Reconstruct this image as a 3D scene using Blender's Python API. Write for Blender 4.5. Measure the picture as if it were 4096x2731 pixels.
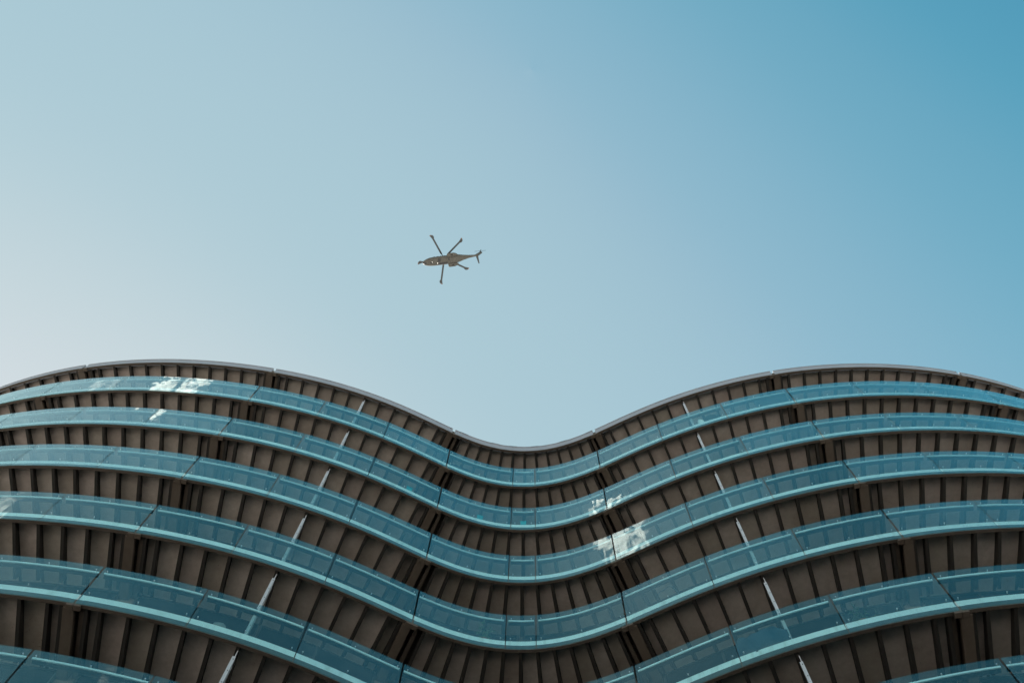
import bpy, bmesh, math, random
import numpy as np
from mathutils import Vector, Matrix
R = math.radians
scene = bpy.context.scene
for o in list(bpy.data.objects):
    bpy.data.objects.remove(o)
COL = scene.collection

# ------------------------------------------------------------------ camera
F = 3.3                       # storey height
TH, RO, H1 = 0.23453, -0.07371, 10.26845 * F
DIPX, DIPY, AX = 0.20472 * F, 3.68621 * F, -0.07975
EYE = 1.6
def rotz(v, a):
    c, s = math.cos(a), math.sin(a)
    return Vector((c*v[0]-s*v[1], s*v[0]+c*v[1], v[2]))
cam_right0 = Vector((1, 0, 0))
cam_up0 = Vector((0, -math.cos(TH), math.sin(TH)))
cam_fwd0 = Vector((0, math.sin(TH), math.cos(TH)))
cr, sr = math.cos(RO), math.sin(RO)
CR = rotz(cr*cam_right0 - sr*cam_up0, -AX)
CU = rotz(sr*cam_right0 + cr*cam_up0, -AX)
CF = rotz(cam_fwd0, -AX)
CLOC = rotz(Vector((-DIPX, -DIPY, 0)), -AX); CLOC.z = EYE
cd = bpy.data.cameras.new('camera')
cam = bpy.data.objects.new('camera', cd); COL.objects.link(cam)
cd.lens = 40; cd.sensor_width = 36; cd.clip_start = 0.1; cd.clip_end = 12000
M = Matrix.Identity(4)
for i, c in enumerate((CR, CU, -CF)):
    for j in range(3): M[j][i] = c[j]
M.translation = CLOC
cam.matrix_world = M
scene.camera = cam
FPX = 4096*40/36
def project(p):
    d = Vector(p) - CLOC
    w = d.dot(CF)
    return 2048 + FPX*d.dot(CR)/w, 1365.5 - FPX*d.dot(CU)/w
def pixel_dir(x, y):
    return (CF + CR*((x-2048)/FPX) + CU*((1365.5-y)/FPX)).normalized()

# ------------------------------------------------------------------ sky, sun, exposure
SUN_EL = 38.5
SUN_AZ = Vector((-0.66, 0.75))          # horizontal direction towards the sun
world = bpy.data.worlds.new('World'); scene.world = world; world.use_nodes = True
nt = world.node_tree; nt.nodes.clear()
w_out = nt.nodes.new('ShaderNodeOutputWorld'); w_bg = nt.nodes.new('ShaderNodeBackground')
sky = nt.nodes.new('ShaderNodeTexSky'); sky.sky_type = 'NISHITA'; sky.sun_disc = False
sky.sun_elevation = R(SUN_EL)
sky.sun_rotation = math.atan2(SUN_AZ.x, SUN_AZ.y)
sky.altitude = 0; sky.air_density = 1.0; sky.dust_density = 2.0; sky.ozone_density = 3.0
w_bg.inputs['Strength'].default_value = 0.1
def vmul(src, k):
    x = nt.nodes.new('ShaderNodeVectorMath'); x.operation = 'SCALE'; x.inputs['Scale'].default_value = k
    nt.links.new(src, x.inputs[0]); return x.outputs[0]
# film-like colour response of the sky: teal blues, soft highlights, the same in every direction
cv = nt.nodes.new('ShaderNodeRGBCurve')
SKYC = [[(0, 0), (.06, .060), (.075, .150), (.092, .265), (.122, .375), (.17, .43), (.26, .55), (.36, .63), (1, .95)],
        [(0, 0), (.10, .285), (.12, .405), (.14, .485), (.175, .565), (.22, .60), (.31, .67), (.40, .71), (1, .96)],
        [(0, 0), (.19, .435), (.218, .54), (.25, .61), (.29, .65), (.34, .67), (.44, .715), (.53, .75), (1, .97)]]
for ch, pts in zip(cv.mapping.curves, SKYC):
    for q in pts[1:-1]: ch.points.new(*q)
    for p_, q in zip(ch.points, pts): p_.location = q; p_.handle_type = 'AUTO_CLAMPED'
cv.mapping.extend = 'EXTRAPOLATED'; cv.mapping.update()
nt.links.new(vmul(sky.outputs[0], .1), cv.inputs['Color']); nt.links.new(vmul(cv.outputs[0], 3.1), w_bg.inputs['Color'])
nt.links.new(w_bg.outputs[0], w_out.inputs['Surface'])
sl = bpy.data.lights.new('sun', 'SUN'); sl.energy = 5.0; sl.angle = R(0.5); sl.color = (1, .95, .87)
sun = bpy.data.objects.new('sun', sl); COL.objects.link(sun)
sdir = Vector((SUN_AZ.x*math.cos(R(SUN_EL)), SUN_AZ.y*math.cos(R(SUN_EL)), math.sin(R(SUN_EL)))).normalized()
sun.rotation_euler = sdir.to_track_quat('Z', 'Y').to_euler(); sun.location = (-60, 60, 90)
vs = scene.view_settings
vs.view_transform = 'Standard'; vs.look = 'None'; vs.exposure = 1.69; vs.gamma = 1.0; vs.use_curve_mapping = False
scene.render.engine = 'CYCLES'
scene.cycles.transparent_max_bounces = 24; scene.cycles.max_bounces = 12

# ------------------------------------------------------------------ helpers
def thing(name, label, cat, loc=(0, 0, 0), group=None):
    o = bpy.data.objects.new(name, None); COL.objects.link(o); o.location = loc
    o.empty_display_size = .3
    tag(o, label, cat, group); return o
def tag(o, label, cat, group=None):
    o['label'] = label; o['category'] = cat
    if group: o['group'] = group
    return o
def mesh(name, verts, faces, mat, smooth=False):
    me = bpy.data.meshes.new(name); me.from_pydata([tuple(v) for v in verts], [], faces)
    me.materials.append(mat)
    if smooth: me.polygons.foreach_set('use_smooth', [True]*len(me.polygons))
    me.update(); return me
def put(name, me, parent=None, loc=(0, 0, 0)):
    o = bpy.data.objects.new(name, me); COL.objects.link(o); o.location = loc
    if parent: o.parent = parent
    return o
def joined(parts):
    V, Fc = [], []
    for v, f in parts:
        n = len(V); V += list(v); Fc += [tuple(i+n for i in q) for q in f]
    return V, Fc
BOXF = [(0, 3, 2, 1), (4, 5, 6, 7), (0, 1, 5, 4), (1, 2, 6, 5), (2, 3, 7, 6), (3, 0, 4, 7)]
def box(c, sx, sy, sz, rz=0):
    v = []
    for z in (-sz/2, sz/2):
        for x, y in ((-sx/2, -sy/2), (sx/2, -sy/2), (sx/2, sy/2), (-sx/2, sy/2)):
            p = rotz(Vector((x, y, z)), rz); v.append(p+Vector(c))
    return v, BOXF
def tube(path, rad, n=8, cap=True):
    V, Fc = [], []
    path = [Vector(p) for p in path]
    rs = rad if hasattr(rad, '__len__') else [rad]*len(path)
    for i, p in enumerate(path):
        t = (path[min(i+1, len(path)-1)]-path[max(i-1, 0)]).normalized()
        a = t.cross(Vector((0, 0, 1)))
        if a.length < .05: a = t.cross(Vector((0, 1, 0)))
        a.normalize(); b = t.cross(a)
        for k in range(n):
            an = 2*math.pi*k/n; V.append(p+(a*math.cos(an)+b*math.sin(an))*rs[i])
    for i in range(len(path)-1):
        for k in range(n):
            k2 = (k+1) % n; Fc.append((i*n+k, i*n+k2, (i+1)*n+k2, (i+1)*n+k))
    if cap:
        Fc.append(tuple(range(n-1, -1, -1))); m = (len(path)-1)*n; Fc.append(tuple(range(m, m+n)))
    return V, Fc
def loft(rings, cap=True):
    n = len(rings[0]); V = [p for r in rings for p in r]; Fc = []
    for i in range(len(rings)-1):
        for k in range(n):
            k2 = (k+1) % n; Fc.append((i*n+k, i*n+k2, (i+1)*n+k2, (i+1)*n+k))
    if cap:
        Fc.append(tuple(range(n-1, -1, -1))); m = (len(rings)-1)*n; Fc.append(tuple(range(m, m+n)))
    return V, Fc

# ------------------------------------------------------------------ materials
class Mat:
    def __init__(s, name):
        s.m = bpy.data.materials.new(name); s.m.use_nodes = True; s.t = s.m.node_tree
        s.b = s.t.nodes['Principled BSDF']; s.out = s.t.nodes['Material Output']
    def n(s, kind, **kw):
        x = s.t.nodes.new(kind)
        for k, v in kw.items(): setattr(x, k, v)
        return x
    def l(s, a, b): s.t.links.new(a, b)
    def noise(s, scale, detail=4, rough=.55, vec=None, dist=0):
        x = s.n('ShaderNodeTexNoise'); x.inputs['Scale'].default_value = scale
        x.inputs['Detail'].default_value = detail; x.inputs['Roughness'].default_value = rough
        x.inputs['Distortion'].default_value = dist
        if vec is not None: s.l(vec, x.inputs['Vector'])
        return x
    def ramp(s, src, stops):
        x = s.n('ShaderNodeValToRGB'); e = x.color_ramp.elements
        while len(e) < len(stops): e.new(.5)
        for q, (p, c) in zip(e, stops):
            q.position = p; q.color = (*c, 1) if len(c) == 3 else c
        s.l(src, x.inputs[0]); return x
    def mix(s, fac, a, b, mode='MIX'):
        x = s.n('ShaderNodeMix', data_type='RGBA', blend_type=mode)
        for sock, v in ((0, fac), (6, a), (7, b)):
            if isinstance(v, (int, float)): x.inputs[sock].default_value = v
            elif isinstance(v, tuple): x.inputs[sock].default_value = (*v, 1)
            else: s.l(v, x.inputs[sock])
        return x.outputs[2]
    def math(s, op, a, b=None, clamp=False):
        x = s.n('ShaderNodeMath', operation=op); x.use_clamp = clamp
        for i, v in enumerate((a, b)):
            if v is None: continue
            if isinstance(v, (int, float)): x.inputs[i].default_value = v
            else: s.l(v, x.inputs[i])
        return x.outputs[0]
    def bump(s, h, strength, dist):
        x = s.n('ShaderNodeBump'); x.inputs['Strength'].default_value = strength; x.inputs['Distance'].default_value = dist
        s.l(h, x.inputs['Height']); s.l(x.outputs[0], s.b.inputs['Normal']); return x
def worldpos(m): return m.n('ShaderNodeNewGeometry').outputs['Position']

def plain(name, col, rough=.6, metal=0, var=.25, scale=3., bump=.0):
    m = Mat(name); pos = worldpos(m)
    nz = m.noise(scale, 6, .6, pos)
    d = tuple(c*(1-var) for c in col); u = tuple(min(1, c*(1+var)) for c in col)
    r = m.ramp(nz.outputs['Fac'], [(.3, d), (.7, u)])
    m.l(r.outputs[0], m.b.inputs['Base Color'])
    m.b.inputs['Roughness'].default_value = rough; m.b.inputs['Metallic'].default_value = metal
    if bump: m.bump(nz.outputs['Fac'], .5, bump)
    return m.m

def soffit_mat():
    m = Mat('weathered_soffit'); pos = worldpos(m); oi = m.n('ShaderNodeObjectInfo').outputs['Random']
    tint = m.ramp(oi, [(0, (.46, .395, .35)), (.25, (.61, .525, .47)), (.5, (.58, .48, .435)), (.75, (.45, .395, .335)), (1, (.64, .555, .50))])
    n1 = m.noise(1.3, 5, .6, pos); n2 = m.noise(9, 6, .7, pos); n3 = m.noise(38, 2, .5, pos)
    c = m.mix(m.ramp(n1.outputs[0], [(.35, (0, 0, 0)), (.7, (1, 1, 1))]).outputs[0], tint.outputs[0], (.30, .235, .18))
    c2 = m.mix(.6, tint.outputs[0], c)
    c3 = m.mix(m.ramp(n2.outputs[0], [(.3, (.35,)*3), (.6, (0, 0, 0))]).outputs[0], c2, (.26, .21, .175))
    spot = m.math('MULTIPLY', m.ramp(n3.outputs[0], [(.66, (0, 0, 0)), (.72, (1, 1, 1))]).outputs[0], m.ramp(n1.outputs[0], [(.5, (0, 0, 0)), (.62, (1, 1, 1))]).outputs[0])
    c4 = m.mix(m.math('MULTIPLY', spot, .75), c3, (.05, .04, .035))
    m.l(c4, m.b.inputs['Base Color']); m.b.inputs['Roughness'].default_value = .8
    m.bump(n2.outputs[0], .25, .01)
    return m.m
def steel_mat(name, base, rust, light, amount):
    m = Mat(name); pos = worldpos(m)
    n1 = m.noise(2.2, 6, .65, pos); n2 = m.noise(11, 5, .7, pos, .8)
    c = m.mix(m.ramp(n1.outputs[0], [(.4, (0, 0, 0)), (.7, (1, 1, 1))]).outputs[0], base, rust)
    c = m.mix(m.ramp(n2.outputs[0], [(1-amount, (0, 0, 0)), (min(1, 1.04-amount), (1, 1, 1))]).outputs[0], c, light)
    m.l(c, m.b.inputs['Base Color']); m.b.inputs['Roughness'].default_value = .75
    m.bump(n2.outputs[0], .4, .008)
    return m.m
def glass_mat(name, tint, refl, f0, milky, milkcol):
    m = Mat(name); m.t.nodes.remove(m.b)
    g = m.n('ShaderNodeNewGeometry'); oi = m.n('ShaderNodeObjectInfo').outputs['Random']
    dp = m.n('ShaderNodeVectorMath', operation='DOT_PRODUCT')
    m.l(g.outputs['Normal'], dp.inputs[0]); m.l(g.outputs['Incoming'], dp.inputs[1])
    c = m.math('ABSOLUTE', dp.outputs['Value'])
    k = m.math('POWER', m.math('SUBTRACT', 1.0, c, True), 5.0)
    fac = m.math('ADD', m.math('MULTIPLY', k, 1.6), f0, True)
    fac = m.math('MULTIPLY', fac, m.math('ADD', m.math('MULTIPLY', oi, .3), .85), True)   # coating differs a little from pane to pane
    # faint roller-wave distortion of the bent panes
    mp = m.n('ShaderNodeMapping'); m.l(g.outputs['Position'], mp.inputs['Vector']); mp.inputs['Scale'].default_value = (1, 1, .55)
    sh = m.n('ShaderNodeVectorMath', operation='ADD'); m.l(mp.outputs[0], sh.inputs[0]); cb = m.n('ShaderNodeCombineXYZ'); m.l(m.math('MULTIPLY', oi, 37.0), cb.inputs[0]); m.l(m.math('MULTIPLY', oi, 91.0), cb.inputs[2]); m.l(cb.outputs[0], sh.inputs[1])
    nz = m.noise(1.7, 2, .5, sh.outputs[0]); bp = m.n('ShaderNodeBump'); bp.inputs['Strength'].default_value = .35; bp.inputs['Distance'].default_value = .02
    m.l(nz.outputs['Fac'], bp.inputs['Height'])
    tr = m.n('ShaderNodeBsdfTransparent'); tr.inputs[0].default_value = (*tint, 1)
    gl = m.n('ShaderNodeBsdfGlossy'); gl.inputs['Color'].default_value = (*refl, 1); gl.inputs['Roughness'].default_value = .02
    m.l(bp.outputs[0], gl.inputs['Normal'])
    df = m.n('ShaderNodeBsdfDiffuse'); df.inputs['Color'].default_value = (*milkcol, 1)
    dirt = m.noise(2.3, 6, .7, g.outputs['Position'])
    mk = m.math('MULTIPLY', m.math('MULTIPLY', m.ramp(dirt.outputs[0], [(.35, (.2,)*3), (.7, (1, 1, 1))]).outputs[0], m.math('ADD', m.math('MULTIPLY', oi, 3.0), .6)), milky)
    a = m.n('ShaderNodeMixShader'); m.l(mk, a.inputs[0]); m.l(tr.outputs[0], a.inputs[1]); m.l(df.outputs[0], a.inputs[2])
    b = m.n('ShaderNodeMixShader'); m.l(fac, b.inputs[0]); m.l(a.outputs[0], b.inputs[1]); m.l(gl.outputs[0], b.inputs[2])
    m.l(b.outputs[0], m.out.inputs['Surface'])
    return m.m

SOFFIT = soffit_mat()
JOIST = steel_mat('dark_painted_steel', (.008, .0065, .005), (.015, .011, .008), (.10, .07, .045), .25)
BEAM = steel_mat('brown_beam_paint', (.085, .066, .05), (.06, .042, .03), (.2, .155, .11), .3)
EDGE = steel_mat('edge_channel_paint', (.07, .055, .043), (.045, .034, .026), (.19, .15, .115), .34)
SLAB = plain('slab_dark', (.035, .028, .023), .9, var=.4)
GLASS = glass_mat('teal_balustrade_glass', (.82, .935, .935), (.92, 1.0, .97), .045, .012, (.42, .56, .58))
CLEAR = glass_mat('clear_screen_glass', (.93, .96, .97), (.9, .95, 1), .04, .01, (.6, .7, .7))
def fascia_mat():
    m = Mat('pale_fascia_paint'); pos = worldpos(m); oi = m.n('ShaderNodeObjectInfo').outputs['Random']
    base = m.ramp(oi, [(0, (.74, .78, .79)), (.5, (.84, .87, .87)), (1, (.79, .82, .84))])
    mp = m.n('ShaderNodeMapping'); m.l(pos, mp.inputs['Vector']); mp.inputs['Scale'].default_value = (7, 7, .9)
    st = m.noise(1, 6, .65, mp.outputs[0]); bl = m.noise(1.1, 5, .6, pos)
    k = m.math('MULTIPLY', m.ramp(st.outputs[0], [(.5, (0, 0, 0)), (.72, (1, 1, 1))]).outputs[0], m.ramp(bl.outputs[0], [(.35, (0, 0, 0)), (.65, (.7,)*3)]).outputs[0])
    m.l(m.mix(k, base.outputs[0], (.36, .36, .34)), m.b.inputs['Base Color']); m.b.inputs['Roughness'].default_value = .55
    return m.m
FASCIA = fascia_mat()
RAIL = plain('pale_rail_paint', (.72, .80, .82), .45, var=.05)
ROOFEDGE = plain('zinc_roof_edge', (.25, .26, .29), .5, var=.08, scale=1.5)
RAILSHADE = plain('painted_rail_shade', (.02, .022, .022), .6)  # near-black colour standing in for shade under the handrail
WHITE = plain('white_post_paint', (.38, .395, .42), .5, var=.05, scale=5)
STEEL = plain('bolt_steel', (.75, .77, .78), .3, metal=.8, var=.03)
WALL = plain('brown_wall_render', (.16, .135, .11), .9, var=.15)  # the wall's own dark brown
FRAME = plain('window_frame_dark', (.03, .03, .03), .5)
def pane_mat():
    m = Mat('dark_window_glass'); m.b.inputs['Base Color'].default_value = (.012, .016, .02, 1); m.b.inputs['Roughness'].default_value = .25; m.b.inputs['Specular IOR Level'].default_value = .12
    nz = m.noise(.7, 2, .5, worldpos(m)); m.bump(nz.outputs[0], .05, .02); return m.m
PANE = pane_mat()

# ------------------------------------------------------------------ plan curve of the balcony edge
KN = np.array([-6.5,-5.5,-4.8,-4.1,-3.4,-2.7,-2.0,-1.4,-1.0,-.75,-.5,-.2,.2,.5,.75,1.0,1.4,2.0,2.7,3.4,4.1,4.8,5.5,6.5])*F
KC = np.array([0.25818,0.23831,0.21845,0.19141,0.15723,0.15511,0.18648,0.20758,0.08967,-0.19421,-0.54793,-0.79354,-0.77617,-0.51518,-0.17317,0.09213,0.19595,0.18284,0.19495,0.18367,0.1978,0.22792,0.25796,0.28799])/F
DS = .02
SS = np.arange(-21.6, 21.6+DS/2, DS)
kk = np.interp(SS, KN, KC)
hd = np.concatenate([[0], np.cumsum((kk[1:]+kk[:-1])/2*DS)]); i0 = int(np.argmin(abs(SS))); hd = hd-hd[i0]
cx = np.concatenate([[0], np.cumsum((np.cos(hd)[1:]+np.cos(hd)[:-1])/2*DS)]); cy = np.concatenate([[0], np.cumsum((np.sin(hd)[1:]+np.sin(hd)[:-1])/2*DS)])
cx -= cx[i0]; cy -= cy[i0]
def pl(s, o, z=0.0):
    """point at arc length s, o metres outwards from the glass line, height z"""
    h = float(np.interp(s, SS, hd))
    return Vector((float(np.interp(s, SS, cx))+o*math.sin(h), float(np.interp(s, SS, cy))-o*math.cos(h), z))
def heading(s): return float(np.interp(s, SS, hd))
def strip(s0, s1, o0, o1, z0, z1, step=.26):
    """curved bar following the edge: outer offset o1 > inner offset o0"""
    n = max(1, int(math.ceil((s1-s0)/step)))
    rings = []
    for i in range(n+1):
        s = s0+(s1-s0)*i/n
        a, b = pl(s, o0), pl(s, o1)
        rings.append([Vector((b.x, b.y, z0)), Vector((a.x, a.y, z0)), Vector((a.x, a.y, z1)), Vector((b.x, b.y, z1))])
    return loft(rings)
def radial(s, w, o_out, o_in, zb_out, zb_in, zt):
    """radial bar centred on s"""
    h = heading(s); t = Vector((math.cos(h), math.sin(h), 0))*(w/2)
    a, b = pl(s, o_out), pl(s, o_in)
    v = []
    for p, zb in ((a, zb_out), (b, zb_in)):
        for q, z in ((p-t, zb), (p+t, zb), (p+t, zt), (p-t, zt)): v.append(Vector((q.x, q.y, z)))
    return v, [(0, 1, 2, 3), (7, 6, 5, 4), (0, 4, 5, 1), (1, 5, 6, 2), (2, 6, 7, 3), (3, 7, 4, 0)]

BEAMS = [-21.1, -14.9, -8.67, -2.43, 2.38, 8.51, 14.58, 20.7]
SEAMS = []
for a, b in zip(BEAMS[:-1], BEAMS[1:]):
    if a < 0 < b: SEAMS += [a, -.337, .337]
    else: SEAMS += [a, a+(b-a)/3, a+2*(b-a)/3]
SEAMS.append(BEAMS[-1])
JO = []                       # joist positions
for a, b in zip(BEAMS[:-1], BEAMS[1:]):
    c, w = (a+b)/2, (b-a)/2
    if a < 0 < b: JO += [i*.355 for i in range(-5, 6)]+[-2.11, 2.11]
    else: JO += [c+i*.522*w/3.1 for i in range(-5, 6)]+[c-2.87*w/3.1, c+2.87*w/3.1]
JO.sort()
ZG = EYE+H1                   # top of the first glass band
def ZT(k): return ZG-F*(k-1)  # level k; level 0 is the roof
LEVELS = 6
Z_SOF, Z_BOT = -1.40, -1.565

# ------------------------------------------------------------------ ground
def ground_mat():
    m = Mat('stone_paving'); pos = worldpos(m)
    br = m.n('ShaderNodeTexBrick'); m.l(pos, br.inputs['Vector']); br.inputs['Scale'].default_value = .6
    br.inputs['Color1'].default_value = (.62, .59, .55, 1); br.inputs['Color2'].default_value = (.56, .53, .49, 1); br.inputs['Mortar'].default_value = (.4, .38, .35, 1)
    br.inputs['Mortar Size'].default_value = .012
    nz = m.noise(.15, 6, .6, pos)
    c = m.mix(.15, br.outputs[0], nz.outputs[0], 'MULTIPLY')
    m.l(c, m.b.inputs['Base Color']); m.b.inputs['Roughness'].default_value = .85
    return m.m
n = 64
gv = [Vector((0, 0, 0))]+[Vector((5000*math.cos(2*math.pi*i/n), 5000*math.sin(2*math.pi*i/n), 0)) for i in range(n)]
g = put('ground', mesh('ground', gv, [(0, 1+i, 1+(i+1) % n) for i in range(n)], ground_mat())); g['kind'] = 'structure'

BOUNCECUT = plain('bounce_cut_dark', (.055, .053, .05), .9, var=.3, scale=.6)  # unseen dark sheet, added to cut ground bounce on the lower soffits
fv = [Vector((2, -9, .004))]+[Vector((2+35*math.cos(2*math.pi*i/n), -9+30*math.sin(2*math.pi*i/n), .004)) for i in range(n)]
g = put('bounce_cut_sheet', mesh('bounce_cut_sheet', fv, [(0, 1+i, 1+(i+1) % n) for i in range(n)], BOUNCECUT)); g['kind'] = 'structure'

# ------------------------------------------------------------------ clouds behind the camera, seen mirrored in the glass
def cloud_mat(name, dens):
    m = Mat(name); m.t.nodes.remove(m.b)
    pv = m.n('ShaderNodeVolumePrincipled'); pv.inputs['Color'].default_value = (.96, .96, .97, 1); pv.inputs['Density'].default_value = dens; pv.inputs['Anisotropy'].default_value = .3
    m.l(pv.outputs[0], m.out.inputs['Volume']); return m.m
scene.cycles.volume_bounces = 3
CLOUD = cloud_mat('cloud_vapour', .09); WISP = cloud_mat('thin_cloud_vapour', .012)
def cloud(dirs, dist, seed, mat):
    rr = random.Random(seed); bm = bmesh.new()
    base = Vector(CLOC); c0 = Vector(dirs[0][:3]).normalized()*dist
    for dx, dy, dz, r in dirs:
        c = Vector((dx, dy, dz)).normalized()*dist-c0
        for _ in range(9):
            o = Vector((rr.gauss(0, .55), rr.gauss(0, .55), rr.gauss(0, .35)))*r; q = r*rr.uniform(.28, .62)
            mt = Matrix.Translation(c+o) @ Matrix.Diagonal((q, q*rr.uniform(.7, 1.2), q*rr.uniform(.6, .9), 1))
            bmesh.ops.create_icosphere(bm, subdivisions=3, radius=1, matrix=mt)
    for v in bm.verts: v.co += Vector((rr.gauss(0, 1), rr.gauss(0, 1), rr.gauss(0, 1)))*.8
    me = bpy.data.meshes.new('cloud'); bm.to_mesh(me); bm.free(); me.materials.append(mat)
    o = put('cloud', me, None, base+c0); md = o.modifiers.new('merge', 'REMESH'); md.mode = 'VOXEL'; md.voxel_size = 3.5
    o['kind'] = 'stuff'; return o
cloud([(-.252, -.296, .92, 19), (-.234, -.284, .93, 17), (-.288, -.280, .915, 19), (-.262, -.305, .916, 12)], 1300, 5, CLOUD)
cloud([(-.40, -.354, .846, 24)], 1350, 6, WISP)
cloud([(-.066, -.572, .817, 26), (-.04, -.58, .81, 18)], 1350, 7, WISP)
cloud([(-.394, -.200, .897, 16), (-.36, -.215, .90, 12)], 1300, 8, WISP)

# ------------------------------------------------------------------ building
bld = thing('apartment_building', 'wavy apartment block with stacked balconies of teal glass and brown ribbed undersides', 'building', (0, 0, 0))
# core behind the balconies
rng = np.arange(BEAMS[0], BEAMS[-1]+.01, .5)
ring = [pl(float(s), -1.56) for s in rng]
front = [(p.x, p.y) for p in ring]; back = [(front[-1][0], 17.0), (front[0][0], 17.0)]
poly = front+back; m_ = len(poly)
ztop = ZT(0)-1.2
V = [(x, y, -.05) for x, y in poly]+[(x, y, ztop) for x, y in poly]
Fc = [(i, (i+1) % m_, m_+(i+1) % m_, m_+i) for i in range(m_)]+[tuple(range(m_, 2*m_)), tuple(range(m_-1, -1, -1))]
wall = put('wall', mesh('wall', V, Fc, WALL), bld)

# dark glazing on the wall, two windows per bay and level
pane_me, frame_me = [], []
for a, b in zip(BEAMS[:-1], BEAMS[1:]):
    mid = (a+b)/2
    for s0, s1 in ((a+.25, mid-.08), (mid+.08, b-.25)):
        v, f = strip(s0, s1, -1.59, -1.50, -1.12, 1.80, .4)
        fr = joined([strip(s0-.05, s0, -1.59, -1.475, -1.17, 1.84), strip(s1, s1+.05, -1.59, -1.475, -1.17, 1.84),
                     strip(s0, s1, -1.59, -1.475, 1.80, 1.84, .4), strip(s0, s1, -1.59, -1.475, -1.17, -1.12, .4),
                     strip((s0+s1)/2-.03, (s0+s1)/2+.03, -1.59, -1.48, -1.12, 1.80)])
        pane_me.append(mesh('window', v, f, PANE)); frame_me.append(mesh('frame', *fr, FRAME))
for k in range(1, LEVELS+5):
    for pm, fm in zip(pane_me, frame_me):
        if k > LEVELS+1: continue
        w_ = put('window', pm, wall, (0, 0, ZT(k)))
        put('frame', fm, wall, (0, 0, ZT(k)))

# --- shared meshes, z measured from the glass top of a level
slab_me = mesh('slab', *strip(BEAMS[0], BEAMS[-1], -1.555, -.075, -1.375, -1.20, .3), SLAB)
roofslab_me = mesh('roof', *strip(BEAMS[0], BEAMS[-1], -1.555, -.075, -1.375, -1.20, .3), SLAB)
glass_me, fascia_me, rail_me, under_me, bolts = [], [], [], [], []
rnd = random.Random(4)
for a, b in zip(SEAMS[:-1], SEAMS[1:]):
    ga = .018 if a in BEAMS else .010
    gb = .018 if b in BEAMS else .010
    glass_me.append(mesh('glass_panel', *strip(a+ga, b-gb, -.016, 0, -1.552, 0, .13), GLASS, False))
    fascia_me.append(mesh('fascia_panel', *strip(a+ga, b-gb, -.060, -.034, -1.545, -1.165, .18), FASCIA))
    rail_me.append(mesh('handrail', *strip(a+.05, b-.05, -.072, -.05, -.192, -.140, .18), RAIL))
    under_me.append(mesh('rail_shade', *strip(a+.05, b-.05, -.165, -.0722, -.182, -.142, .18), RAILSHADE))  # bar behind the pale rail, underside shade put into its colour
    L_ = b-a
    for s in ([a+.11, (a+b)/2, b-.11] if L_ > 1 else [a+.11, b-.11]):
        for z, in ((-1.10,), (-.16,)):
            h = heading(s); c1, c2 = pl(s, -.03, z), pl(s, .005, z)
            bolts.append(tube([c1, c2], .0125, 8))
bolt_me = mesh('glass_bolts', *joined(bolts), STEEL)
edge_me = []
for a, b in zip(BEAMS[:-1], BEAMS[1:]):
    edge_me.append(mesh('edge_channel', *joined([strip(a+.13, b-.13, -.088, -.018, Z_BOT, -1.378, .2)]), EDGE))
joist_me = [mesh('joist', *radial(s, .068, -.089, -1.34, -1.55, -1.66, -1.378), JOIST) for s in JO]
pan = []                      # soffit panels between neighbouring joists
edges = sorted([(s-.036, s+.036) for s in JO]+[(b-.25, b+.25) for b in BEAMS])
for (a0, a1), (b0, b1) in zip(edges[:-1], edges[1:]):
    if b0-a1 > .06: pan.append((a1, b0))
panel_me = [mesh('soffit_panel', *strip(a+.004, b-.004, -1.552, -.092, Z_SOF, -1.378, .14), SOFFIT) for a, b in pan]
stem_me, flank_me, brk_me = [], [], []
for b in BEAMS[1:-1]:
    q = 1 if b > 0 else -1
    stem_me.append(mesh('beam', *radial(b+q*.085, .20, -.10, -1.55, -1.60, -1.66, -1.378), BEAM))
    flank_me.append(mesh('side_beam', *radial(b-q*.145, .09, -.10, -1.55, -1.52, -1.55, -1.378), BEAM))
    h = heading(b)
    brk_me.append(mesh('bracket', *joined([strip(b-.135, b-.006, -.125, -.02, -1.615, -1.575, .2), strip(b+.006, b+.135, -.125, -.02, -1.615, -1.575, .2),
                                           strip(b-.128, b+.128, -.098, -.024, -1.575, -1.378, .2)]), BEAM))
SCR = [-5.545, 5.455]
scr_me = []
for s in SCR:
    q = 1 if s > 0 else -1
    # flanged post: front plate, web and rear return
    post = joined([radial(s, .062, -.150, -.166, -1.2, -1.2, 1.50), radial(s+.025, .012, -.164, -.27, -1.2, -1.2, 1.50), radial(s-.025, .012, -.164, -.20, -1.2, -1.2, 1.46)])
    rear = joined([radial(s+.004, .05, -.31, -.36, -1.2, -1.2, 1.42)])
    pin = joined([radial(s+.012, .018, -.165, -.185, 1.50, 1.50, 1.86)])
    gl = radial(s+.012, .012, -.36, -1.5, -1.1, -1.1, 1.35)
    bl = [tube([pl(s+.006, -.152, z), pl(s+.006, -.142, z)], .010, 6) for z in (-.6, -.2, .2, .6, 1.0, 1.4)]
    scr_me.append((mesh('screen_post', *post, WHITE), mesh('rear_post', *rear, WHITE), mesh('screen_pin', *pin, WHITE), mesh('screen_glass', *gl, CLEAR), mesh('post_bolts', *joined(bl), FRAME)))

# --- which soffit panels and joists become objects of their own
def shown(s, k):
    x, y = project(pl(s, -.35, ZT(k)+Z_BOT)); return -60 < x < 4156 and y < 2790
def ranked(centres):
    c = [((CLOC-pl(s, -.3, ZT(k)-1.5)).length, i, k) for k in range(0, LEVELS+1) for i, s in enumerate(centres) if shown(s, k)]
    c.sort(); return set((i, k) for _, i, k in c[:300])
own_pan = ranked([(a+b)/2 for a, b in pan]); own_jo = ranked(JO)
rest_pan, rest_jo = [], []
def shifted(me, dz):
    return [v.co+Vector((0, 0, dz)) for v in me.vertices], [tuple(p.vertices) for p in me.polygons]

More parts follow.
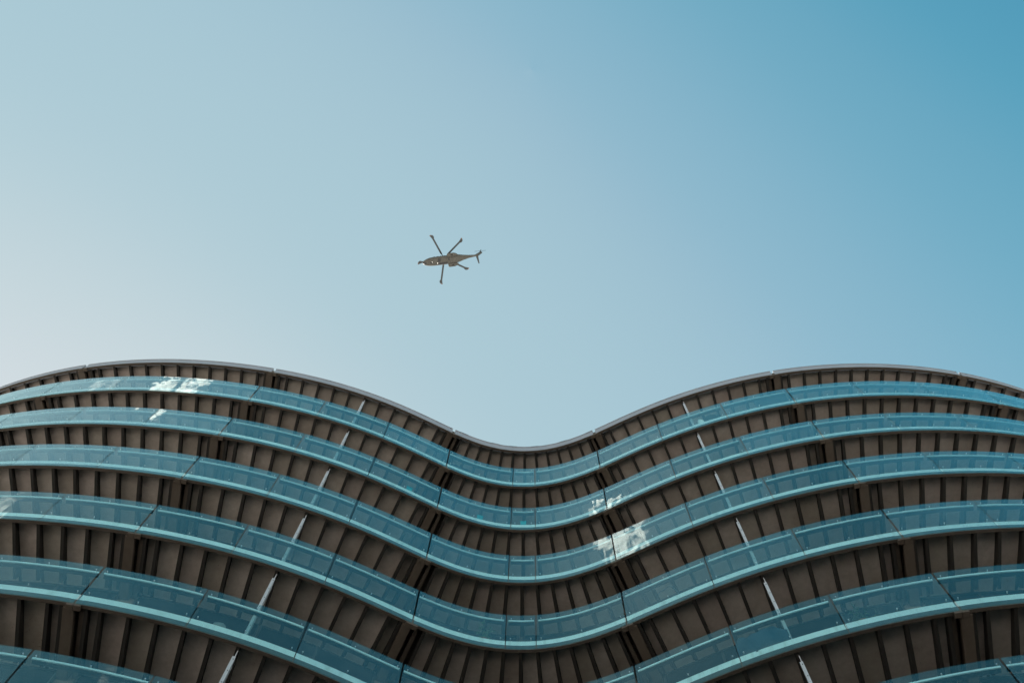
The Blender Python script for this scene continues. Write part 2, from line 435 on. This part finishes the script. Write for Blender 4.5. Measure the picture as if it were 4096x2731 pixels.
decks = []
for k in range(0, LEVELS+1):
    z = ZT(k)
    if k == 0: d = put('roof', roofslab_me, bld, (0, 0, z))
    else: d = put('balcony', slab_me, bld, (0, 0, z))
    decks.append(d)
    for me in edge_me: put('edge_channel', me, d)
    for i, me in enumerate(joist_me):
        if (i, k) in own_jo: put('joist', me, d)
        else: rest_jo.append(shifted(me, z))
    for i, me in enumerate(panel_me):
        if (i, k) in own_pan: put('soffit_panel', me, d)
        else: rest_pan.append(shifted(me, z))
    for a, b, c in zip(stem_me, flank_me, brk_me):
        put('beam', a, d); put('side_beam', b, d); put('bracket', c, d)
    if k > 0:
        for me in glass_me: put('glass_panel', me, d)
        for me in fascia_me: put('fascia_panel', me, d)
        for me in rail_me: put('handrail', me, d)
        for me in under_me: put('rail_shade', me, d)
        o = put('glass_bolts', bolt_me, d); o['kind'] = 'stuff'
        for P_ in scr_me:
            for me in P_:
                o = put(me.name.split('.')[0], me, d)
                if 'bolts' in me.name: o['kind'] = 'stuff'
# roof edge: one pale metal fascia per bay with open joints, and small clips along the dip
for a, b in zip(BEAMS[:-1], BEAMS[1:]):
    v = joined([strip(a+.045, b-.045, -.12, -.012, -1.545, -1.20, .16), strip(a+.045, b-.045, -.16, .006, -1.20, -1.178, .16)])
    put('roof_edge', mesh('roof_edge', *v, ROOFEDGE), decks[0])
for s in (-2.05, -.98, -.38, .35, 1.3, 2.2):
    put('roof_clip', mesh('roof_clip', *strip(s-.13, s+.13, -.10, .0, -1.178, -1.135, .1), FRAME), decks[0])
put('roof_deck', mesh('roof_deck', [(x, y, ztop+.02) for x, y in poly]+[(x, y, ztop+.16) for x, y in poly], Fc, SLAB), bld)
# storeys below the frame: one plain slab, and their panes together
for k in range(LEVELS+1, LEVELS+5):
    z = ZT(k); put('balcony', slab_me, bld, (0, 0, z))
    rest_pan += [shifted(me, z) for me in panel_me]; rest_jo += [shifted(me, z) for me in joist_me]
lo = lambda ms: joined([shifted(me, ZT(k)) for k in range(LEVELS+1, LEVELS+5) for me in ms])
for nm, v, mt in (('soffit_panels', joined(rest_pan), SOFFIT), ('joists', joined(rest_jo), JOIST), ('lower_glass_panels', lo(glass_me), GLASS), ('lower_fascia_panels', lo(fascia_me), FASCIA), ('lower_edge_channels', lo(edge_me), EDGE)):
    o = put(nm, mesh(nm, *v, mt), bld); o['kind'] = 'stuff'

# ------------------------------------------------------------------ things kept on the balconies
def floor_z(k): return ZT(k)-1.20
def put_thing(name, label, cat, k, s, o, group=None):
    p = pl(s, o, floor_z(k)); t = thing(name, label, cat, p, group); t.rotation_euler = (0, 0, heading(s)); return t
def disc(r, z0, z1, n=28, r2=None):
    r2 = r2 or r
    return loft([[Vector((rr*math.cos(2*math.pi*i/n), rr*math.sin(2*math.pi*i/n), z)) for i in range(n)] for rr, z in ((r, z0), (r2, z1))])
DARKMET = plain('dark_table_metal', (.03, .035, .04), .5)
CLOTHW = plain('white_linen', (.8, .79, .76), .9, var=.06, scale=8)
TARP = plain('navy_tarp', (.01, .03, .055), .45, var=.3, scale=2)
TEALP = plain('teal_plastic', (.02, .33, .36), .45, var=.1)
POT = plain('terracotta_pot', (.28, .11, .05), .85)
LEAF = plain('leaf_green', (.06, .10, .035), .6, var=.5, scale=14)
LEAFD = plain('leaf_dark', (.035, .06, .025), .6, var=.5, scale=14)
HOSE = plain('black_hose', (.02, .02, .022), .5)
BAGM = plain('grey_plastic_bag', (.2, .19, .18), .5, var=.2, scale=10)
t = put_thing('round_table', 'round dark bistro table pressed against the top balcony glass beside the white post', 'table', 1, 6.03, -.47)
put('table_top', mesh('table_top', *disc(.36, .70, .73), DARKMET), t); put('pedestal', mesh('pedestal', *tube([(0, 0, .02), (0, 0, .70)], .03, 10), DARKMET), t); put('base', mesh('base', *disc(.22, 0, .03, r2=.16), DARKMET), t)
def crumple(name, sx, sy, sz, seed, mat, sub=4, amp=.25, smooth=True):
    bm = bmesh.new(); bmesh.ops.create_icosphere(bm, subdivisions=sub, radius=1); rr = random.Random(seed)
    ph = [(Vector((rr.uniform(-1, 1), rr.uniform(-1, 1), rr.uniform(-1, 1))).normalized()*rr.uniform(2, 7), rr.uniform(0, 6)) for _ in range(14)]
    for v in bm.verts:
        d = sum(abs(math.sin(v.co.dot(w)+p)) for w, p in ph)/14-.6
        c = v.co*(1+amp*2*d)
        v.co = Vector((c.x*sx, c.y*sy, max(0, (c.z*.5+.5)*sz)))
    me = bpy.data.meshes.new(name); bm.to_mesh(me); bm.free(); me.materials.append(mat)
    me.polygons.foreach_set('use_smooth', [smooth]*len(me.polygons)); return me
o = put('linen_cloth', crumple('linen_cloth', .10, .07, .74, 3, CLOTHW, 2, .6, False)); o.location = pl(5.70, -.17, floor_z(1)); o.rotation_euler = (0, 0, heading(5.7))
tag(o, 'crumpled white linen bundle on the top balcony between the white post and the round table', 'cloth')
# tarp thrown over furniture
def tarp():
    nx, ny = 36, 10; V = []; Fc = []
    for j in range(ny+1):
        for i in range(nx+1):
            u = i/nx; v_ = j/ny
            x = -.52+1.04*u
            ridge = .80+.10*math.sin(2.2*u+.4)+.10*math.exp(-((u-.72)/.08)**2)-.32*max(0, (u-.78)/.22)**1.2-.25*max(0, (.08-u)/.08)
            h = ridge*(1-.02*v_)
            prof = [0, .35, .65, .88, .97, 1, .98, .9, .6, .3, 0][j]
            y = [-.13, -.14, -.13, -.11, -.07, 0, .10, .16, .20, .22, .23][j]
            fold = .040*math.sin(15*u+4*v_+2*prof)+.026*math.sin(29*u+7*prof)+.03*abs(math.sin(9*u-3*prof))
            V.append((x, y+fold*(1-prof*.5), max(0, h*prof)))
    for j in range(ny):
        for i in range(nx): a = j*(nx+1)+i; Fc.append((a, a+1, a+nx+2, a+nx+1))
    me = mesh('tarp', V, Fc, TARP, True); return me
o = put('furniture_cover', tarp()); o.location = pl(4.93, -.20, floor_z(5)); o.rotation_euler = (0, 0, heading(4.93))
md = o.modifiers.new('thickness', 'SOLIDIFY'); md.thickness = .012
tag(o, 'dark navy cover thrown over balcony furniture, folded to a peak beside the white post', 'cover')
# hose arch
pth = [(.27*math.cos(math.pi*(1-i/18))-.03*(i/18-.5), .02*math.sin(i), .05+.70*math.sin(math.pi*i/18)**.8) for i in range(19)]
o = put('garden_hose', mesh('garden_hose', *tube(pth, .012, 8), HOSE, True)); o.location = pl(3.37, -.13, floor_z(4)); o.rotation_euler = (0, 0, heading(3.37))
tag(o, 'black hose looping up behind balcony glass like an arch', 'hose')
def plant(k, s, off, h, spread, nleaf, label, mat, seed):
    t = put_thing('potted_plant', label, 'plant', k, s, off, None)
    put('pot', mesh('pot', *loft([[Vector((r*math.cos(2*math.pi*i/20), r*math.sin(2*math.pi*i/20), z)) for i in range(20)] for r, z in ((.09, 0), (.13, .24), (.14, .24), (.14, .27), (.11, .27), (.1, .2))]), POT), t)
    rr = random.Random(seed); st, lv = [], []
    for _ in range(11):
        an = rr.uniform(0, 6.28); sp = rr.uniform(.2, 1)*spread; hh = h*rr.uniform(.65, 1)
        pts = [Vector((sp*math.cos(an)*q**1.6, .55*sp*math.sin(an)*q**1.6, .2+(hh-.2)*q)) for q in (0, .25, .5, .75, 1)]
        st.append(tube(pts, [.006, .005, .004, .003, .002], 5))
        for _ in range(nleaf):
            q = rr.uniform(.25, 1); i = min(3, int(q*4)); p = pts[i].lerp(pts[i+1], q*4-i)
            d = Vector((rr.gauss(0, 1), rr.gauss(0, .7), rr.gauss(.2, .6))).normalized(); w = d.cross(Vector((rr.gauss(0, 1), rr.gauss(0, 1), rr.gauss(0, 1)))).normalized()
            L = rr.uniform(.05, .11); p2 = p+d*L
            lv.append(([p, p+d*L*.5+w*L*.2, p2, p+d*L*.5-w*L*.2], [(0, 1, 2, 3)]))
    put('stems', mesh('stems', *joined(st), mat), t)
    o = put('foliage', mesh('foliage', *joined(lv), mat), t)
plant(4, -.79, -.26, 1.02, .3, 26, 'leafy potted plant behind the glass of the inward-curving balcony bay', LEAF, 1)
plant(5, 6.86, -.28, .72, .38, 34, 'low dark bushy potted plant one pane beyond the navy furniture cover', LEAFD, 2)
o = put('plastic_bag', crumple('plastic_bag', .15, .09, .34, 8, BAGM, 2, .55, False)); o.location = pl(-6.05, -.17, floor_z(5)); o.rotation_euler = (0, 0, heading(-6.05))
tag(o, 'crumpled grey plastic bag on a balcony floor near a white post', 'bag')
t = put_thing('slatted_screen', 'dark slatted wooden screen standing behind the top balcony glass past the round table', 'screen', 1, 7.95, -.16)
SLAT = plain('dark_slat_wood', (.03, .035, .04), .7)
for x in (-.47, .47): put('upright', mesh('upright', *box((x, .01, .49), .05, .035, .98), SLAT), t)
sl_me = mesh('slat', *box((0, -.012, 0), .90, .02, .055), SLAT)
for i in range(11): put('slat', sl_me, t, (0, 0, .10+i*.083))
t = put_thing('planter_trough', 'long low dark planter trough behind the top balcony glass at the start of the dip', 'planter', 1, -1.92, -.20)
put('trough', mesh('trough', *joined([box((0, 0, .16), .68, .22, .32), box((0, 0, .335), .72, .26, .03)]), DARKMET), t)
put('soil', mesh('soil', *box((0, 0, .352), .62, .17, .012), POT), t)
def crate(w, d, h):
    parts = [box((0, 0, .012), w, d, .024)]
    for x, y, sx, sy in ((-w/2+.01, 0, .02, d), (w/2-.01, 0, .02, d), (0, -d/2+.01, w-.04, .02), (0, d/2-.01, w-.04, .02)): parts.append(box((x, y, h/2+.012), sx, sy, h-.024))
    parts += [box((0, -d/2-.004, h-.02), w+.03, .03, .03), box((0, d/2+.004, h-.02), w+.03, .03, .03)]
    return mesh('storage_box', *joined(parts), TEALP)
cm = crate(.16, .16, .42)
for s, lab in ((-1.19, 'small teal storage box in the inward-curving bay, beside its left seam'), (-3.30, 'small teal storage box on the outward-curving balcony next to the dip'), (0.0, 'small teal storage box behind the narrow middle pane of the dip')):
    o = put('storage_box', cm); o.location = pl(s, -.17, floor_z(2)); o.rotation_euler = (0, 0, heading(s)); tag(o, lab, 'box', 'teal boxes on the second balcony')

# ------------------------------------------------------------------ helicopter
HB = plain('olive_grey_airframe', (.055, .052, .045), .85, var=.2, scale=.8)
HD = plain('airframe_dark_patch', (.012, .012, .014), .7)
BL = plain('rotor_blade_grey', (.017, .021, .023), .5)
TIP = plain('blade_tip_red', (.13, .075, .06), .6)
WIN = plain('cockpit_glass', (.01, .012, .014), .45)
def lamp_mat():
    m = Mat('landing_lamp'); m.b.inputs['Base Color'].default_value = (.9, .88, .82, 1); m.b.inputs['Emission Color'].default_value = (1, .96, .88, 1); m.b.inputs['Emission Strength'].default_value = .22; return m.m
LAMP = lamp_mat()
hel = thing('helicopter', 'olive grey military transport helicopter with five rotor blades flying above the roof', 'helicopter')
def ring_at(x, yc, zc, hw, hu, hl, n=28, e=2.6):
    """superellipse section: half width, up and down half heights"""
    out = []
    for i in range(n):
        a = 2*math.pi*i/n; c, s = math.cos(a), math.sin(a)
        y = hw*math.copysign(abs(c)**(2/e), c); z = (hu if s > 0 else hl)*math.copysign(abs(s)**(2/e), s)
        out.append(Vector((x, yc+y, zc+z)))
    return out
# x forward, rotor mast at x = 0, cabin centre z = 0
body = loft([ring_at(7.30, 0, -.55, .08, .10, .10), ring_at(7.15, 0, -.50, .45, .38, .35), ring_at(6.7, 0, -.40, .82, .66, .62), ring_at(5.9, 0, -.22, 1.15, 1.0, .98),
             ring_at(4.9, 0, -.05, 1.38, 1.32, 1.22), ring_at(3.6, 0, 0, 1.48, 1.42, 1.3), ring_at(0, 0, 0, 1.5, 1.45, 1.32), ring_at(-3.0, 0, 0, 1.5, 1.45, 1.32), ring_at(-4.3, 0, .08, 1.46, 1.38, 1.25),
             ring_at(-5.6, 0, .35, 1.18, 1.1, .95), ring_at(-6.8, 0, .60, .86, .82, .72), ring_at(-8.6, 0, .78, .52, .56, .52), ring_at(-10.4, 0, .90, .34, .44, .42), ring_at(-11.4, 0, .98, .24, .40, .36), ring_at(-11.9, 0, 1.05, .12, .25, .22)])
put('fuselage', mesh('fuselage', *body, HB, True), hel)
cowl = loft([ring_at(3.0, 0, 1.35, .5, .25, .4), ring_at(2.2, 0, 1.55, 1.0, .55, .6), ring_at(0, 0, 1.6, 1.15, .75, .7), ring_at(-2.6, 0, 1.55, 1.05, .62, .7), ring_at(-4.2, 0, 1.35, .6, .4, .5), ring_at(-5.2, 0, 1.2, .2, .2, .3)])
put('engine_cowling', mesh('engine_cowling', *cowl, HB, True), hel)
for q in (-1, 1):
    sp = loft([ring_at(-1.35, q*1.75, -.95, .42, .18, .2, 16), ring_at(-1.6, q*1.80, -.92, .62, .36, .40, 16), ring_at(-3.6, q*1.80, -.90, .62, .38, .42, 16), ring_at(-4.4, q*1.72, -.82, .42, .25, .26, 16), ring_at(-4.9, q*1.6, -.75, .15, .1, .1, 16)])
    so_ = put('sponson', mesh('sponson', *sp, HB, True), hel)
    put('wheel', mesh('wheel', *tube([(-3.0, q*1.7, -1.38), (-3.0, q*1.98, -1.38)], .33, 18), HD), so_)
    put('engine_intake', mesh('engine_intake', *tube([(2.35, q*.62, 1.62), (1.7, q*.70, 1.66)], [.26, .34], 14), HD), hel)
put('nose_wheel', mesh('nose_wheel', *joined([tube([(4.3, -.22, -1.42), (4.3, -.06, -1.42)], .24, 16), tube([(4.3, .06, -1.42), (4.3, .22, -1.42)], .24, 16), tube([(4.3, 0, -1.42), (4.3, 0, -1.1)], .07, 8)]), HD), hel)
# nose sensor window, belly hatches and lamps
def patch(name, x0, x1, y0, y1, z, mat): put(name, mesh(name, *box(((x0+x1)/2, (y0+y1)/2, z), abs(x1-x0), abs(y1-y0), .06), mat), hel)
ns = loft([ring_at(7.22, -.02, -.72, .22, .10, .16, 14), ring_at(6.7, -.05, -.86, .55, .16, .22, 14), ring_at(6.05, -.05, -1.06, .42, .12, .16, 14)])
put('nose_window', mesh('nose_window', *ns, WIN, True), hel)
patch('belly_hatch', 1.05, 1.95, -.1, .95, -1.315, HD)
patch('belly_panel', -1.2, 2.3, -1.15, -.45, -1.312, HD)
patch('rear_hatch', -2.0, -1.65, .15, 1.0, -1.315, HD)
put('landing_lamp', mesh('landing_lamp', *tube([(4.05, .10, -1.36), (4.05, .10, -1.2)], .15, 14), LAMP), hel)
put('landing_lamp', mesh('landing_lamp', *tube([(2.2, -.50, -1.36), (2.2, -.50, -1.2)], .13, 14), LAMP), hel)
for q in (-1, 1):
    for i in range(5):
        x = 3.2-i*1.15
        put('cabin_window', mesh('cabin_window', *tube([(x, q*1.40, .45), (x, q*1.512, .45)], .24, 14), WIN), hel)
cw = loft([ring_at(6.45, 0, .10, .72, .10, .10, 16), ring_at(5.6, 0, .62, 1.08, .2, .25, 16), ring_at(4.6, 0, 1.02, 1.2, .22, .3, 16)])
put('cockpit_window', mesh('cockpit_window', *cw, WIN, True), hel)
# fin, stabiliser, tail rotor
def slab_poly(pts, th, axis):
    a = [Vector(p)-Vector(axis)*th/2 for p in pts]; b = [Vector(p)+Vector(axis)*th/2 for p in pts]; n = len(pts)
    return a+b, [tuple(range(n-1, -1, -1)), tuple(range(n, 2*n))]+[(i, (i+1) % n, n+(i+1) % n, n+i) for i in range(n)]
fin = put('tail_fin', mesh('tail_fin', *slab_poly([(-10.6, 0, 1.0), (-11.9, 0, .8), (-13.0, .0, 3.9), (-13.3, 0, 4.9), (-12.4, 0, 4.9), (-11.7, 0, 3.4)], .46, (0, 1, 0)), HB), hel)
put('stabiliser', mesh('stabiliser', *slab_poly([(-11.0, -.1, 1.15), (-11.85, -.1, 1.15), (-12.0, -3.0, 1.25), (-11.65, -3.0, 1.25)], .12, (0, 0, 1)), BL), hel)
tr = put('tail_rotor_hub', mesh('tail_rotor_hub', *tube([(-12.75, .15, 4.3), (-12.75, .75, 4.3)], [.22, .16], 12), HB), hel)
for i in range(4):
    a = R(8+90*i); d = Vector((math.cos(a), 0, math.sin(a))); nrm = Vector((-math.sin(a), 0, math.cos(a)))
    c = Vector((-12.75, .68, 4.3))
    put('tail_blade', mesh('tail_blade', *slab_poly([c+d*.15-nrm*.10, c+d*2.0-nrm*.12, c+d*2.0+nrm*.12, c+d*.15+nrm*.10], .05, (0, 1, 0)), BL), tr)
# main rotor
hub = put('rotor_hub', mesh('rotor_hub', *loft([ring_at(.01, 0, 0, .02, .02, .02)]+[[Vector((r*math.cos(2*math.pi*i/28), r*math.sin(2*math.pi*i/28), z)) for i in range(28)] for r, z in ((.35, 2.2), (.55, 2.55), (.85, 2.75), (.85, 2.95), (.4, 3.15))][0:6]), HD), hel)
def blade_me():
    # x along span; leading edge +y (rotor turns anticlockwise seen from above)
    prof = [(.7, .10, -.10), (1.5, .13, -.15), (2.0, .24, -.36), (7.75, .24, -.36), (8.05, .46, -.40), (8.5, .52, -.48), (8.95, .34, -.60), (9.3, -.15, -.68)]
    rings = []
    for x, le, te in prof:
        z = 2.9+.022*x+.0016*x*x
        c = le-te; m_ = le-c*.3
        rings.append([Vector((x, le, z)), Vector((x, m_, z+.07)), Vector((x, te, z)), Vector((x, m_, z-.05))])
    return mesh('rotor_blade', *loft(rings), BL)
def tip_me():
    rings = []
    for x, le, te in ((9.1, .15, -.645), (9.2, .01, -.66), (9.34, -.2, -.70)):
        z = 2.9+.022*x+.0016*x*x; c = le-te; m_ = le-c*.3
        rings.append([Vector((x, le+.01, z)), Vector((x, m_, z+.08)), Vector((x, te-.01, z)), Vector((x, m_, z-.062))])
    return mesh('blade_tip', *loft(rings), TIP)
bm_, tm_ = blade_me(), tip_me()
for i in range(5):
    b = put('rotor_blade', bm_, hel); b.rotation_euler = (0, 0, R(141.2+72*i))
    t_ = put('blade_tip', tm_, b)
# pose: nose to the left, a little low, banked so that its port side shows
hx2 = (-CR*.992-CU*.126)
TILT = R(17)
hz = (CF*math.cos(TILT)+(CU*.992-CR*.126)*math.sin(TILT)).normalized()
hx = (hx2-hz*hx2.dot(hz)).normalized(); hy = hz.cross(hx)
HM = Matrix.Identity(4)
for i, c in enumerate((hx, hy, hz)):
    for j in range(3): HM[j][i] = c[j]
hub_pos = CLOC+pixel_dir(1776.3, 1033)*396
HM.translation = hub_pos-hz*3.0
hel.matrix_world = HM
